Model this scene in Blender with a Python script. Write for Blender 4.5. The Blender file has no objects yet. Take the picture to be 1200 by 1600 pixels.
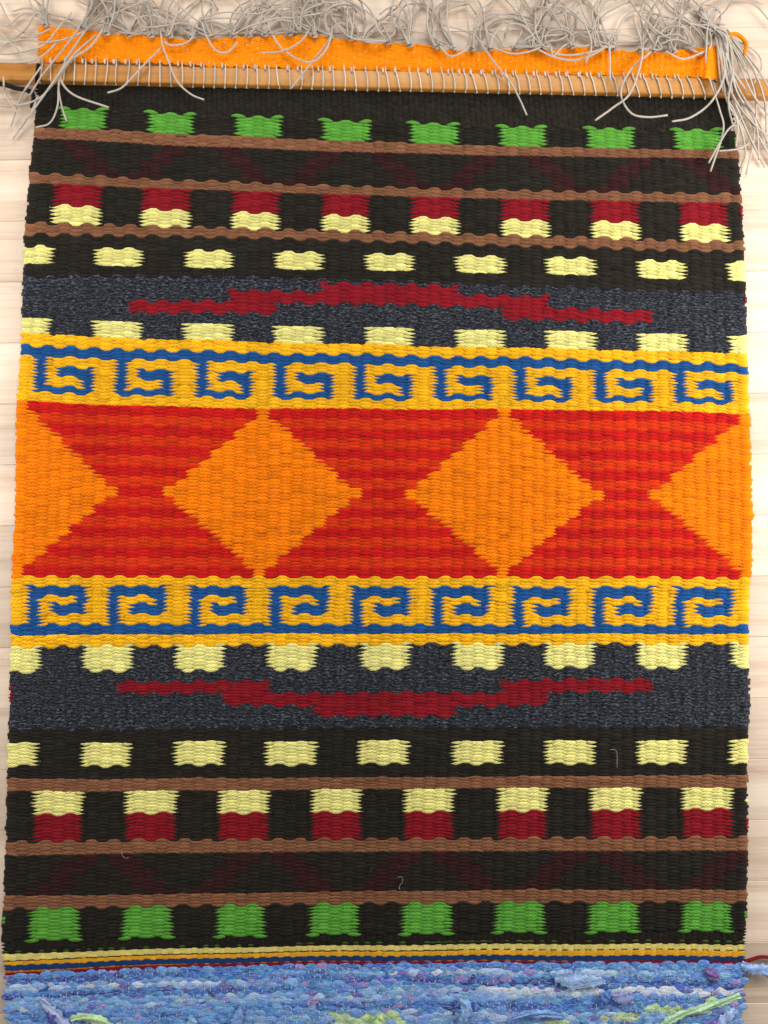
import bpy, math, random
import numpy as np
from mathutils import Vector, noise as mnoise

rng = np.random.default_rng(7)
random.seed(7)
S = bpy.context.scene
COL = S.collection

# ------------------------------------------------------------------ scale
MM = 0.001
PX = 0.68 * MM          # one photograph pixel on the floor, in metres
H = 0.92                # height of the lens above the floor

def W(X, Y, z=0.0):
    """Floor-plan position (measured on the photograph) of a point at height z, in metres."""
    f = (H - z) / H * PX
    return ((X - 600.0) * f, (800.0 - Y) * f, z)

# ------------------------------------------------------------------ camera
cam = bpy.data.cameras.new("camera")
cam_o = bpy.data.objects.new("camera", cam)
COL.objects.link(cam_o)
cam_o.location = (0, 0, H)
cam_o.rotation_euler = (0, 0, 0)
cam.sensor_fit = 'VERTICAL'
cam.sensor_height = 24.0
cam.lens = 24.0 * H / (1600 * PX)
cam.clip_start = 0.02
cam.clip_end = 60
S.camera = cam_o

# ------------------------------------------------------------------ light: a room with windows either side
world = bpy.data.worlds.new("World")
S.world = world
world.use_nodes = True
bg = world.node_tree.nodes["Background"]
bg.inputs[0].default_value = (0.93, 0.95, 1.0, 1)
bg.inputs[1].default_value = 0.17

def area(name, loc, target, sx, sy, power, col):
    l = bpy.data.lights.new(name, 'AREA')
    l.shape = 'RECTANGLE'
    l.size, l.size_y = sx, sy
    l.energy = power
    l.color = col
    o = bpy.data.objects.new(name, l)
    o.location = loc
    d = Vector(target) - Vector(loc)
    o.rotation_euler = d.to_track_quat('-Z', 'Y').to_euler()
    COL.objects.link(o)
area("window_light_east", (0.90, 0.14, 0.46), (0.30, 0.08, 0), 0.5, 0.40, 10.7, (1.0, 0.98, 0.95))
area("window_light_west", (-0.93, 0.15, 0.54), (-0.30, 0.12, 0), 0.55, 0.45, 7.5, (1.0, 0.97, 0.93))
area("window_light_north", (0.10, 1.10, 0.95), (0.0, 0.25, 0), 1.2, 0.7, 12.5, (1.0, 0.98, 0.95))
S.view_settings.view_transform = 'Standard'
S.view_settings.look = 'None'
S.view_settings.exposure = 0.0
S.view_settings.gamma = 1.0

# ------------------------------------------------------------------ colours
def lin(c):
    c = c / 255.0
    return c / 12.92 if c <= 0.04045 else ((c + 0.055) / 1.055) ** 2.4
def rgb(r, g, b):
    return (lin(r), lin(g), lin(b), 1.0)

C = {
    'black':    rgb(40, 36, 30),
    'green':    rgb(98, 170, 62),
    'brown':    rgb(140, 94, 66),
    'burgundy': rgb(142, 22, 34),
    'maroon':   rgb(56, 28, 28),
    'cream':    rgb(246, 238, 146),
    'gold':     rgb(255, 188, 26),
    'blue':     rgb(30, 86, 150),
    'red':      rgb(205, 26, 22),
    'vermilion': rgb(222, 56, 16),
    'orange':   rgb(255, 132, 0),
    'grey':     rgb(60, 63, 69),
    'hemgreen': rgb(70, 110, 40),
    'hemdark':  rgb(48, 26, 16),
    'hemorange': rgb(225, 135, 40),
    'hemred':   rgb(130, 24, 40),
    'hemblue':  rgb(28, 66, 118),
    'hemgold':  rgb(240, 172, 40),
    'hemcream': rgb(246, 228, 130),
    'header':   rgb(255, 146, 8),
}

class NT:
    def __init__(s, name):
        s.m = bpy.data.materials.new(name)
        s.m.use_nodes = True
        s.t = s.m.node_tree
        s.b = s.t.nodes["Principled BSDF"]
    def n(s, typ, **kw):
        nd = s.t.nodes.new(typ)
        for k, v in kw.items():
            if k.startswith('i_'):
                nd.inputs[k[2:].replace('_', ' ')].default_value = v
            else:
                setattr(nd, k, v)
        return nd
    def l(s, a, b):
        s.t.links.new(a, b)
    def math(s, op, a, b=None):
        nd = s.n('ShaderNodeMath', operation=op)
        for i, v in enumerate((a, b)):
            if v is None: continue
            if isinstance(v, (int, float)): nd.inputs[i].default_value = v
            else: s.l(v, nd.inputs[i])
        return nd.outputs[0]

def wool(name, col, var=0.30, fleck=0.62, melange=None, sheen=0.12, rough=0.95, bump=0.9):
    """Spun woollen yarn: every stitch a little different, fibre streaks along it, twist as relief."""
    k = NT(name)
    at = k.n('ShaderNodeAttribute', attribute_name='tone')
    uv = k.n('ShaderNodeAttribute', attribute_name='yarn')
    mp = k.n('ShaderNodeMapping')
    mp.inputs['Scale'].default_value = (3.2, 4.2, 1.0)
    k.l(uv.outputs['Vector'], mp.inputs['Vector'])
    no = k.n('ShaderNodeTexNoise', i_Scale=1.0, i_Detail=3.0, i_Roughness=0.65)
    k.l(mp.outputs[0], no.inputs['Vector'])
    tc = k.n('ShaderNodeTexCoord')
    big = k.n('ShaderNodeTexNoise', i_Scale=9.0, i_Detail=3.0)
    k.l(tc.outputs['Object'], big.inputs['Vector'])
    # brightness factor
    f1 = k.math('MULTIPLY_ADD', at.outputs['Fac'], var); k.t.nodes[-1].inputs[2].default_value = 1.0 - var / 2
    f2 = k.math('MULTIPLY_ADD', no.outputs['Fac'], 2 * fleck); k.t.nodes[-1].inputs[2].default_value = 1.0 - fleck
    f3 = k.math('MULTIPLY_ADD', big.outputs['Fac'], 0.16); k.t.nodes[-1].inputs[2].default_value = 0.92
    f = k.math('MULTIPLY', k.math('MULTIPLY', f1, f2), f3)
    base = k.n('ShaderNodeRGB'); base.outputs[0].default_value = col
    src = base.outputs[0]
    if melange:
        mp2 = k.n('ShaderNodeMapping'); mp2.inputs['Scale'].default_value = (1.1, 1.0, 1.0)
        k.l(uv.outputs['Vector'], mp2.inputs['Vector'])
        n2 = k.n('ShaderNodeTexNoise', i_Scale=1.35, i_Detail=2.0, i_Roughness=0.7)
        k.l(mp2.outputs[0], n2.inputs['Vector'])
        rp = k.n('ShaderNodeValToRGB')
        e = rp.color_ramp.elements
        e[0].position, e[0].color = 0.40, melange[0]
        e[1].position, e[1].color = 0.68, melange[2]
        m_ = rp.color_ramp.elements.new(0.52); m_.color = melange[1]
        k.l(n2.outputs['Fac'], rp.inputs[0])
        src = rp.outputs[0]
    mul = k.n('ShaderNodeVectorMath', operation='SCALE')
    k.l(src, mul.inputs[0]); k.l(f, mul.inputs['Scale'])
    k.l(mul.outputs[0], k.b.inputs['Base Color'])
    k.b.inputs['Roughness'].default_value = rough
    k.b.inputs['Specular IOR Level'].default_value = 0.15
    k.b.inputs['Sheen Weight'].default_value = sheen
    k.b.inputs['Sheen Roughness'].default_value = 0.5
    k.b.inputs['Sheen Tint'].default_value = tuple(min(1, c * 1.5 + 0.05) for c in col[:3]) + (1,)
    # twist of the ply + fibres
    wv = k.n('ShaderNodeTexWave', bands_direction='DIAGONAL', i_Scale=0.8, i_Distortion=1.5, i_Detail=2.0)
    k.l(uv.outputs['Vector'], wv.inputs['Vector'])
    h = k.math('MULTIPLY_ADD', no.outputs['Fac'], 0.9)
    k.l(wv.outputs['Fac'], k.t.nodes[-1].inputs[2])
    bp = k.n('ShaderNodeBump', i_Strength=bump, i_Distance=0.0009)
    k.l(h, bp.inputs['Height']); k.l(bp.outputs[0], k.b.inputs['Normal'])
    return k.m

M = {}
for cname, c in C.items():
    if cname == 'grey':
        M[cname] = wool('wool_grey_melange', c, 0.25, 0.15,
                        (rgb(26, 27, 32), rgb(48, 51, 58), rgb(100, 105, 114)))
    elif cname in ('black', 'maroon'):
        M[cname] = wool('wool_' + cname, c, 0.45, 0.8, sheen=0.12)
    elif cname == 'header':
        M[cname] = wool('yarn_bright_orange', c, 0.22, 0.5, sheen=0.12, bump=0.6)
    elif cname == 'brown':
        M[cname] = wool('wool_brown', c, 0.36, 0.85)
    else:
        M[cname] = wool('wool_' + cname, c)

def simple(name, col, rough=0.7, noise_scale=60, var=0.15, bump=0.0, spec=0.3):
    k = NT(name)
    tc = k.n('ShaderNodeTexCoord')
    no = k.n('ShaderNodeTexNoise', i_Scale=noise_scale, i_Detail=4.0)
    k.l(tc.outputs['Object'], no.inputs['Vector'])
    f = k.math('MULTIPLY_ADD', no.outputs['Fac'], 2 * var); k.t.nodes[-1].inputs[2].default_value = 1 - var
    mul = k.n('ShaderNodeVectorMath', operation='SCALE')
    mul.inputs[0].default_value = col[:3]
    k.l(f, mul.inputs['Scale']); k.l(mul.outputs[0], k.b.inputs['Base Color'])
    k.b.inputs['Roughness'].default_value = rough
    k.b.inputs['Specular IOR Level'].default_value = spec
    if bump:
        bp = k.n('ShaderNodeBump', i_Strength=bump, i_Distance=0.0006)
        k.l(no.outputs['Fac'], bp.inputs['Height']); k.l(bp.outputs[0], k.b.inputs['Normal'])
    return k.m

def twine(name, col, rough=0.5, spec=0.5):
    k = NT(name)
    uv = k.n('ShaderNodeAttribute', attribute_name='yarn')
    at = k.n('ShaderNodeAttribute', attribute_name='tone')
    wv = k.n('ShaderNodeTexWave', bands_direction='DIAGONAL', i_Scale=2.2, i_Distortion=0.4)
    k.l(uv.outputs['Vector'], wv.inputs['Vector'])
    f = k.math('MULTIPLY_ADD', wv.outputs['Fac'], 0.22); k.t.nodes[-1].inputs[2].default_value = 0.80
    g = k.math('MULTIPLY_ADD', at.outputs['Fac'], 0.3); k.t.nodes[-1].inputs[2].default_value = 0.85
    mul = k.n('ShaderNodeVectorMath', operation='SCALE')
    mul.inputs[0].default_value = col[:3]
    k.l(k.math('MULTIPLY', f, g), mul.inputs['Scale'])
    k.l(mul.outputs[0], k.b.inputs['Base Color'])
    k.b.inputs['Roughness'].default_value = rough
    k.b.inputs['Specular IOR Level'].default_value = spec
    bp = k.n('ShaderNodeBump', i_Strength=0.6, i_Distance=0.0004)
    k.l(wv.outputs['Fac'], bp.inputs['Height']); k.l(bp.outputs[0], k.b.inputs['Normal'])
    return k.m
M['twine'] = twine('cotton_twine', rgb(200, 188, 174))
M['warp'] = twine('warp_twine', rgb(228, 216, 198))

def rag_mat():
    """Printed cotton torn into strips: folds and faded print run along every strip."""
    k = NT('rag_cotton')
    at = k.n('ShaderNodeAttribute', attribute_name='rag')
    uv = k.n('ShaderNodeAttribute', attribute_name='yarn')
    tc = k.n('ShaderNodeTexCoord')
    mp = k.n('ShaderNodeMapping'); mp.inputs['Scale'].default_value = (1.3, 2.6, 1.0)
    k.l(uv.outputs['Vector'], mp.inputs['Vector'])
    no = k.n('ShaderNodeTexNoise', i_Scale=1.0, i_Detail=4.0, i_Roughness=0.65, i_Distortion=0.8)
    k.l(mp.outputs[0], no.inputs['Vector'])
    n3 = k.n('ShaderNodeTexNoise', i_Scale=300, i_Detail=4.0, i_Roughness=0.7, i_Distortion=1.0)
    k.l(tc.outputs['Object'], n3.inputs['Vector'])
    n2 = k.n('ShaderNodeTexNoise', i_Scale=130, i_Detail=2.0)
    k.l(tc.outputs['Object'], n2.inputs['Vector'])
    rp = k.n('ShaderNodeValToRGB')
    e = rp.color_ramp.elements
    e[0].position, e[0].color = 0.46, (0, 0, 0, 1)
    e[1].position, e[1].color = 0.74, (0.75, 0.75, 0.75, 1)
    k.l(no.outputs['Fac'], rp.inputs[0])
    mx = k.n('ShaderNodeMix', data_type='RGBA')
    k.l(rp.outputs[0], mx.inputs['Factor'])
    k.l(at.outputs['Color'], mx.inputs[6])
    mx.inputs[7].default_value = rgb(196, 212, 240)
    hs = k.n('ShaderNodeHueSaturation')
    k.l(mx.outputs[2], hs.inputs['Color'])
    k.l(k.math('MULTIPLY_ADD', n2.outputs['Fac'], 0.08), hs.inputs['Hue']); k.t.nodes[-1].inputs[2].default_value = 0.465
    k.l(k.math('MULTIPLY_ADD', n3.outputs['Fac'], 1.5), hs.inputs['Value']); k.t.nodes[-1].inputs[2].default_value = 0.34
    k.l(hs.outputs[0], k.b.inputs['Base Color'])
    k.b.inputs['Roughness'].default_value = 0.85
    k.b.inputs['Specular IOR Level'].default_value = 0.15
    hh = k.math('ADD', no.outputs['Fac'], k.math('MULTIPLY', n3.outputs['Fac'], 0.7))
    bp = k.n('ShaderNodeBump', i_Strength=0.9, i_Distance=0.0016)
    k.l(hh, bp.inputs['Height']); k.l(bp.outputs[0], k.b.inputs['Normal'])
    return k.m
M['rag'] = rag_mat()

def wood_mat(name, c0, c1, c2, rough, spec, per_object=False, scale=1.0):
    k = NT(name)
    tc = k.n('ShaderNodeTexCoord')
    vec = tc.outputs['Object']
    mp = k.n('ShaderNodeMapping')
    mp.inputs['Scale'].default_value = (2.2 * scale, 34.0 * scale, 20.0)
    if per_object:
        oi = k.n('ShaderNodeObjectInfo')
        cx = k.n('ShaderNodeCombineXYZ')
        k.l(k.math('MULTIPLY', oi.outputs['Random'], 57.0), cx.inputs[0])
        k.l(k.math('MULTIPLY', oi.outputs['Random'], 31.0), cx.inputs[1])
        k.l(cx.outputs[0], mp.inputs['Location'])
    k.l(vec, mp.inputs['Vector'])
    no = k.n('ShaderNodeTexNoise', i_Scale=1.0, i_Detail=5.0, i_Roughness=0.6, i_Distortion=0.6)
    k.l(mp.outputs[0], no.inputs['Vector'])
    mp2 = k.n('ShaderNodeMapping')
    mp2.inputs['Scale'].default_value = (14.0 * scale, 420.0 * scale, 50.0)
    k.l(vec, mp2.inputs['Vector'])
    n2 = k.n('ShaderNodeTexNoise', i_Scale=1.0, i_Detail=3.0)
    k.l(mp2.outputs[0], n2.inputs['Vector'])
    fac = k.math('ADD', k.math('MULTIPLY', no.outputs['Fac'], 0.75), k.math('MULTIPLY', n2.outputs['Fac'], 0.25))
    rp = k.n('ShaderNodeValToRGB')
    e = rp.color_ramp.elements
    e[0].position, e[0].color = 0.33, c0
    e[1].position, e[1].color = 0.68, c2
    m_ = e.new(0.5); m_.color = c1
    k.l(fac, rp.inputs[0])
    out = rp.outputs[0]
    if per_object:
        mul = k.n('ShaderNodeVectorMath', operation='SCALE')
        k.l(out, mul.inputs[0])
        k.l(k.math('MULTIPLY_ADD', oi.outputs['Random'], 0.24), mul.inputs['Scale']); k.t.nodes[-1].inputs[2].default_value = 0.88
        out = mul.outputs[0]
    k.l(out, k.b.inputs['Base Color'])
    k.b.inputs['Roughness'].default_value = rough
    k.b.inputs['Specular IOR Level'].default_value = spec
    bp = k.n('ShaderNodeBump', i_Strength=0.15, i_Distance=0.0003)
    k.l(n2.outputs['Fac'], bp.inputs['Height']); k.l(bp.outputs[0], k.b.inputs['Normal'])
    return k.m
M['plank'] = wood_mat('birch_laminate', rgb(190, 164, 140), rgb(216, 194, 172), rgb(228, 209, 188), 0.42, 0.4, True)
M['rod'] = wood_mat('varnished_pine', rgb(150, 92, 34), rgb(184, 126, 56), rgb(196, 140, 70), 0.38, 0.45)
M['groove'] = simple('groove_shadowline', rgb(150, 122, 98), 0.8)  # plain brown of the bed seen in the plank joints

# ------------------------------------------------------------------ object helpers
def link(name, me, mat, parent=None):
    o = bpy.data.objects.new(name, me)
    COL.objects.link(o)
    if mat is not None: me.materials.append(mat)
    if parent is not None: o.parent = parent
    return o

def mesh_np(name, V, F, attrs=None, smooth=True):
    """V (n,3), F (m,4) quads."""
    me = bpy.data.meshes.new(name)
    nv, nf = len(V), len(F)
    me.vertices.add(nv)
    me.vertices.foreach_set('co', np.ascontiguousarray(V, dtype=np.float32).ravel())
    me.loops.add(nf * 4)
    me.loops.foreach_set('vertex_index', np.ascontiguousarray(F, dtype=np.int32).ravel())
    me.polygons.add(nf)
    me.polygons.foreach_set('loop_start', np.arange(0, nf * 4, 4, dtype=np.int32))
    me.polygons.foreach_set('use_smooth', np.full(nf, smooth, dtype=bool))
    for an, (typ, arr) in (attrs or {}).items():
        a = me.attributes.new(an, typ, 'POINT')
        key = {'FLOAT': 'value', 'FLOAT_VECTOR': 'vector', 'FLOAT_COLOR': 'color'}[typ]
        a.data.foreach_set(key, np.ascontiguousarray(arr, dtype=np.float32).ravel())
    me.update(calc_edges=True)
    me.validate()
    return me

# ------------------------------------------------------------------ FLOOR: laminate strips
floor = bpy.data.objects.new('floor', None)
COL.objects.link(floor)
floor['kind'] = 'structure'
floor['label'] = 'pale birch laminate floor of long narrow strips'
# sub-floor that shows only in the joints
sub = mesh_np('joint_bed', np.array([(-1.2, -1.2, -0.004), (1.2, -1.2, -0.004), (1.2, 1.2, -0.004), (-1.2, 1.2, -0.004)]), np.array([(0, 1, 2, 3)]), smooth=False)
link('joint_bed', sub, M['groove'], floor)
strip_h = 95.3 * PX
tilt = 0.0145
def plank(x0, x1, yc, hgt):
    b = 0.0004
    x0 += 0.00012; x1 -= 0.00012; y0 = -hgt / 2 + 0.00012; y1 = hgt / 2 - 0.00012
    cx = (x0 + x1) / 2; hx = (x1 - x0) / 2
    V = []
    for (ix, z) in ((0, -0.006), (0, -b), (b, 0.0)):
        V += [(-hx + ix, y0 + ix, z), (hx - ix, y0 + ix, z), (hx - ix, y1 - ix, z), (-hx + ix, y1 - ix, z)]
    F = [(8, 9, 10, 11)]
    for k in (0, 4):
        for j in range(4):
            F.append((k + j, k + (j + 1) % 4, k + 4 + (j + 1) % 4, k + 4 + j))
    me = mesh_np('plank', np.array(V), np.array(F), smooth=False)
    o = link('plank', me, M['plank'], floor)
    a = math.atan(tilt)
    o.location = (cx * math.cos(a) - yc * math.sin(a), cx * math.sin(a) + yc * math.cos(a), 0)
    o.rotation_euler = (0, 0, a)
prng = random.Random(5)
y0 = (800 - (250 - 0.0145 * 585)) * PX
for k in range(-7, 17):
    yc = y0 - (k + 0.5) * strip_h
    x = -1.0 - prng.random() * 0.35
    while x < 1.0:
        L = prng.choice((0.38, 0.46, 0.55, 0.62))
        plank(x, x + L, yc, strip_h)
        x += L

# ------------------------------------------------------------------ WEAVING: geometry of the cloth
NW = 63                                    # warp pitches across
XN = np.array([0.0, 0.325, 0.675, 1.0])    # where the weft lines were measured
EL = np.array([(90, 58), (127, 56), (203, 54), (250, 48), (300, 44), (400, 37), (450, 35), (550, 33), (627, 29), (760, 24), (900, 19), (1000, 17), (1100, 15), (1200, 13), (1300, 10), (1400, 6), (1490, 4), (1520, 9), (1600, 13), (1700, 15)], float)
ER = np.array([(90, 1138), (153, 1143), (233, 1152), (300, 1158), (377, 1162), (450, 1165), (550, 1166), (650, 1170), (760, 1174), (880, 1174), (950, 1168), (1000, 1168), (1100, 1171), (1150, 1169), (1250, 1167), (1350, 1168), (1400, 1166), (1500, 1163), (1530, 1162), (1600, 1157), (1700, 1155)], float)
CURVES = [
    (127, 136, 143, 154),      # 0 top edge at the rod
    (150, 160, 166, 172),      # 1 end of the heading
    (168, 185, 198, 203),      # 2 green top
    (199, 216, 229, 233),      # 3
    (216, 234, 244, 247),      # 4
    (271, 286, 297, 302),      # 5
    (287, 300, 311, 317),      # 6
    (319, 333, 343, 352),      # 7
    (348, 358, 368, 378),      # 8
    (366, 373, 384, 393),      # 9
    (384, 394, 402, 411),      # 10
    (412, 421, 429, 441),      # 11
    (432, 434, 447, 458),      # 12
    (441, 440, 452, 463),      # 13
    (453, 455, 463, 473),      # 14
    (470, 472, 481, 488),      # 15
    (488, 490, 499, 507),      # 16
    (497, 508, 516, 526),      # 17
    (522, 534, 543, 553),      # 18
    (540, 551, 559, 570),      # 19
    (556, 566, 574, 583),      # 20
    (570, 582, 589, 597),      # 21
    (585, 597, 603, 611),      # 22
    (600, 612, 618, 623),      # 23
    (611, 622, 627, 632),      # 24
    (626, 638, 641, 648),      # 25 red top
    (902, 902, 902, 904),      # 26 red bottom
    (917, 917, 917, 919),      # 27
    (932, 932, 933, 934),      # 28
    (944, 944, 944, 945),      # 29
    (960, 961, 961, 962),      # 30
    (975, 976, 976, 976),      # 31
    (993, 991, 990, 990),      # 32
    (1011, 1008, 1006, 1005),  # 33
    (1050, 1047, 1044, 1043),  # 34
    (1064, 1065, 1063, 1060),  # 35
    (1084, 1083, 1082, 1079),  # 36
    (1104, 1103, 1102, 1098),  # 37
    (1122, 1120, 1119, 1116),  # 38
    (1142, 1139, 1136, 1135),  # 39
    (1162, 1160, 1158, 1156),  # 40
    (1197, 1196, 1194, 1193),  # 41
    (1217, 1216, 1214, 1210),  # 42
    (1236, 1235, 1232, 1231),  # 43
    (1273, 1270, 1268, 1264),  # 44
    (1315, 1312, 1310, 1308),  # 45
    (1337, 1333, 1331, 1330),  # 46
    (1400, 1396, 1392, 1391),  # 47
    (1420, 1414, 1411, 1410),  # 48
    (1470, 1461, 1457, 1454),  # 49
    (1486, 1474, 1469, 1469),  # 50 hem starts
    (1489, 1477, 1472, 1473),  # 51 thin green
    (1491, 1479, 1475, 1476),  # 52 dark
    (1501, 1487, 1483, 1484),  # 53 cream
    (1503, 1489, 1485, 1486),  # 54 dark
    (1508, 1495, 1492, 1494),  # 55 gold
    (1517, 1503, 1500, 1501),  # 56 blue
    (1520, 1505, 1502, 1502),  # 57 orange
    (1524, 1509, 1505, 1505),  # 58 burgundy
    (1660, 1650, 1650, 1650),  # 59 rag band runs out of frame
]
# cubic through the four measurements of every weft line
VAND = np.linalg.inv(np.vander(XN, 4))
COEF = np.array([VAND @ np.array(c, float) for c in CURVES])

def smooth_noise(x, y, seed):
    r = np.random.default_rng(seed)
    out = 0
    for _ in range(5):
        fx, fy = r.uniform(-1, 1, 2)
        out = out + np.sin(x * fx + y * fy + r.uniform(0, 6.3))
    return out / 2.2

WAVE = np.array([0, 0, 0.6, -1, 1, 1, -1, -1, -1, -1, -1, 1, 1, 1, 1, 1, 1, -1, 1, 1, 1, 1, 1, 1, 1, -1, -1, -1, -1, -1, -1, -1, 1, 1, 1, 1, 1, 1, 1, 1, -1, -1, 1, -1, -1, -1, 1, -1, -1, 0, 0, 0, 0, 0, 0, 0, 0, 0, 0, 0, 0], float)
WAVE[20:25] *= 0.6; WAVE[27:32] *= 0.6

def fabric(u, k, t, du_edge=0.0):
    """Cloth coordinates -> floor-plan pixels. u warp index, k band, t 0..1 down the band."""
    xn = np.clip(u / NW, -0.02, 1.02)
    p = np.stack([xn ** 3, xn ** 2, xn, np.ones_like(xn)], -1)
    ya = (COEF[k] * p).sum(-1)
    yb = (COEF[k + 1] * p).sum(-1)
    Y = ya + (yb - ya) * t
    hb = np.maximum(yb - ya, 1.0)
    wv = WAVE[k] * np.clip(1 - t * hb / 14.0, 0, 1) + WAVE[k + 1] * np.clip(1 - (1 - t) * hb / 14.0, 0, 1)
    wv = np.clip(wv, -1.0, 1.0)
    Y = Y - 1.15 * wv * np.cos(np.pi * u)          # the weft rides up over every other warp
    Y = Y + 0.9 * smooth_noise(u * 0.55, Y * 0.04, 3)
    xl = np.interp(Y, EL[:, 0], EL[:, 1]) + 7
    xr = np.interp(Y, ER[:, 0], ER[:, 1]) - 7
    X = xl + u * (xr - xl) / NW
    X = X + 1.1 * smooth_noise(u * 0.7, Y * 0.03, 11)
    return X, Y

def cloth_z(X, Y):
    """Slow waves of the cloth lying on the floor."""
    e = np.minimum(np.abs(X - 20), np.abs(1165 - X))
    return 0.0035 + 0.0010 * (1 + smooth_noise(X * 0.008, Y * 0.008, 21)) + 0.0012 * np.exp(-e / 30.0)

NS, NTT = 7, 5
sg = np.linspace(-1, 1, NS)
tg = np.linspace(-1, 1, NTT)
SG, TG = np.meshgrid(sg, tg, indexing='ij')
GF = []
for a in range(NS - 1):
    for b in range(NTT - 1):
        GF.append((a * NTT + b, (a + 1) * NTT + b, (a + 1) * NTT + b + 1, a * NTT + b + 1))
GF = np.array(GF, np.int32)[:, ::-1]

class Part:
    def __init__(s, name, mat): s.name, s.mat, s.rec = name, mat, []
parts = []
def new_part(name, mat):
    p = Part(name, mat); parts.append(p); return p

def add_st(part, u, k, t, hl, hr, hh, pitch=1.0, amp=1.0):
    part.rec.append((u, k, t, hl * pitch, hr * pitch, hh, amp))

def stitch_mesh(rec, name, colour_fn=None, Rz=0.0015, arch=0.0013, jit=1.0):
    R = np.array([r for r in rec], float)
    n = len(R)
    u, k, t, hl, hr, hh, amp = R.T
    k = k.astype(int)
    r = np.random.default_rng(abs(hash(name)) % 1000 + n)
    # jitter
    u = u + r.normal(0, 0.035, n) * jit
    ju = r.normal(0, 0.05, n) * jit
    slope = r.normal(0.0, 0.07, n) * jit
    hh = hh * (1 + r.normal(0, 0.07, n) * jit)
    tt = t + r.normal(0, 0.05, n) * hh * jit
    turn = np.where(SG[None] < 0, (hl < 0)[:, None, None], (hr < 0)[:, None, None])   # weft turning back at the selvedge
    hl, hr = np.abs(hl), np.abs(hr)
    s = SG[None]; q = TG[None]
    du = np.where(s < 0, s * hl[:, None, None], s * hr[:, None, None]) * (1 + ju[:, None, None])
    blunt = np.where(s < 0, (hl > 0.5)[:, None, None], (hr > 0.5)[:, None, None])
    f = 1 - np.abs(s) ** np.where(blunt, 2.3, 1.25) * np.where(blunt, 0.72, 0.95)
    f = np.where(turn, 1 - 0.30 * np.abs(s) ** 4, f)
    dv = q * hh[:, None, None] * f + slope[:, None, None] * hh[:, None, None] * s
    U = u[:, None, None] + du
    T = tt[:, None, None] + dv
    K = np.broadcast_to(k[:, None, None], U.shape)
    X, Y = fabric(U, K, T)
    zb = cloth_z(X, Y)
    z = zb + amp[:, None, None] * (arch * np.cos(np.abs(s) * 1.5) + Rz * np.sqrt(np.clip(1 - 0.97 * q * q, 0, 1)) * (0.45 + 0.55 * f))
    z = z + (r.normal(0, 0.00022, n) * jit)[:, None, None] - np.where(turn, 0.0035 * s ** 4, 0)
    F_ = (H - z) / H * PX
    V = np.stack([(X - 600) * F_, (800 - Y) * F_, z], -1).reshape(-1, 3)
    F = (GF[None] + (np.arange(n) * NS * NTT)[:, None, None]).reshape(-1, 4)
    # attributes
    coltone = smooth_noise(u * 1.7, u * 0.0, 5) * 0.12
    tone = np.clip(0.5 + r.normal(0, 0.26, n) + coltone, 0, 1)
    tone = np.repeat(tone, NS * NTT)
    off = r.uniform(0, 400, n)[:, None, None]
    yarn = np.stack([np.broadcast_to(s, U.shape) * 1.4 + off, np.broadcast_to(q, U.shape) + off * 0.37, np.zeros(U.shape)], -1).reshape(-1, 3)
    attrs = {'tone': ('FLOAT', tone), 'yarn': ('FLOAT_VECTOR', yarn)}
    if colour_fn is not None:
        colr = np.repeat(colour_fn(u, k, t, r), NS * NTT, axis=0)
        attrs['rag'] = ('FLOAT_COLOR', colr)
    return mesh_np(name, V, F, attrs)

def weave(k, n, owner, parity=0, hh=0.57, hl=0.74, gfirst=False):
    global PREV
    """One band of cloth: n double picks; owner(i, r) -> part, or (left part, right part) on a shared warp."""
    for i in range(0, NW + 1):
        low = (i + parity) % 2
        off = 0.25 if low else -0.25
        gap = PREV is not None and low and (i + PREV) % 2 == 0
        for r in range(n):
            ow = owner(i, r)
            if isinstance(ow, tuple) and ow[0] is ow[1]: ow = ow[0]
            tc = r + 0.5 + off
            h = hh
            if gap and r == 0: tc -= 0.22; h += 0.24
            if not isinstance(ow, tuple) and ow.name == 'edge_turn':
                add_st(ow, i + (-0.30 if i == 0 else 0.30), k, tc / n, 0.24, 0.24, h / n, amp=1.15)
                ow = ow.under
            if isinstance(ow, tuple):
                a, b = ow
                ear = 0.0
                if a.name == 'green_block' or b.name == 'green_block':
                    if not gfirst and r == 0: ear = -0.14
                    if gfirst and r == n - 1: ear = 0.14
                ea, eb = (ear, 0) if a.name == 'green_block' else (0, ear)
                e = 0.25 if a.name not in ('black_band', 'grey_band', 'gold_band') else -0.25
                if gfirst: e = -e
                add_st(a, i - 0.20, k, (tc - e + ea) / n, 0.60, 0.57 + abs(ea) * 0.5, (0.48 + abs(ea)) / n, amp=1 + abs(ea))
                add_st(b, i + 0.20, k, (tc + e + eb) / n, 0.57 + abs(eb) * 0.5, 0.60, (0.48 + abs(eb)) / n, amp=1 + abs(eb))
            elif i == 0: add_st(ow, i + (0.12 if ow.name == 'edge_turn' else rng.normal(0, 0.05)), k, tc / n, -0.42, hl, (h + 0.06) / n)
            elif i == NW: add_st(ow, i - (0.12 if ow.name == 'edge_turn' else rng.normal(0, 0.05)), k, tc / n, hl, -0.42, (h + 0.06) / n)
            else: add_st(ow, i, k, tc / n, hl, hl, h / n)
    PREV = parity
PREV = None

def seg_owner(ground, segs):
    """segs: [(a, b, part)] with shared warps at a and b."""
    def f(i, r):
        left = right = ground
        for a, b, p in segs:
            if a <= i - 0.5 <= b: left = p
            if a <= i + 0.5 <= b: right = p
        return left if left is right else (left, right)
    return f

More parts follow.
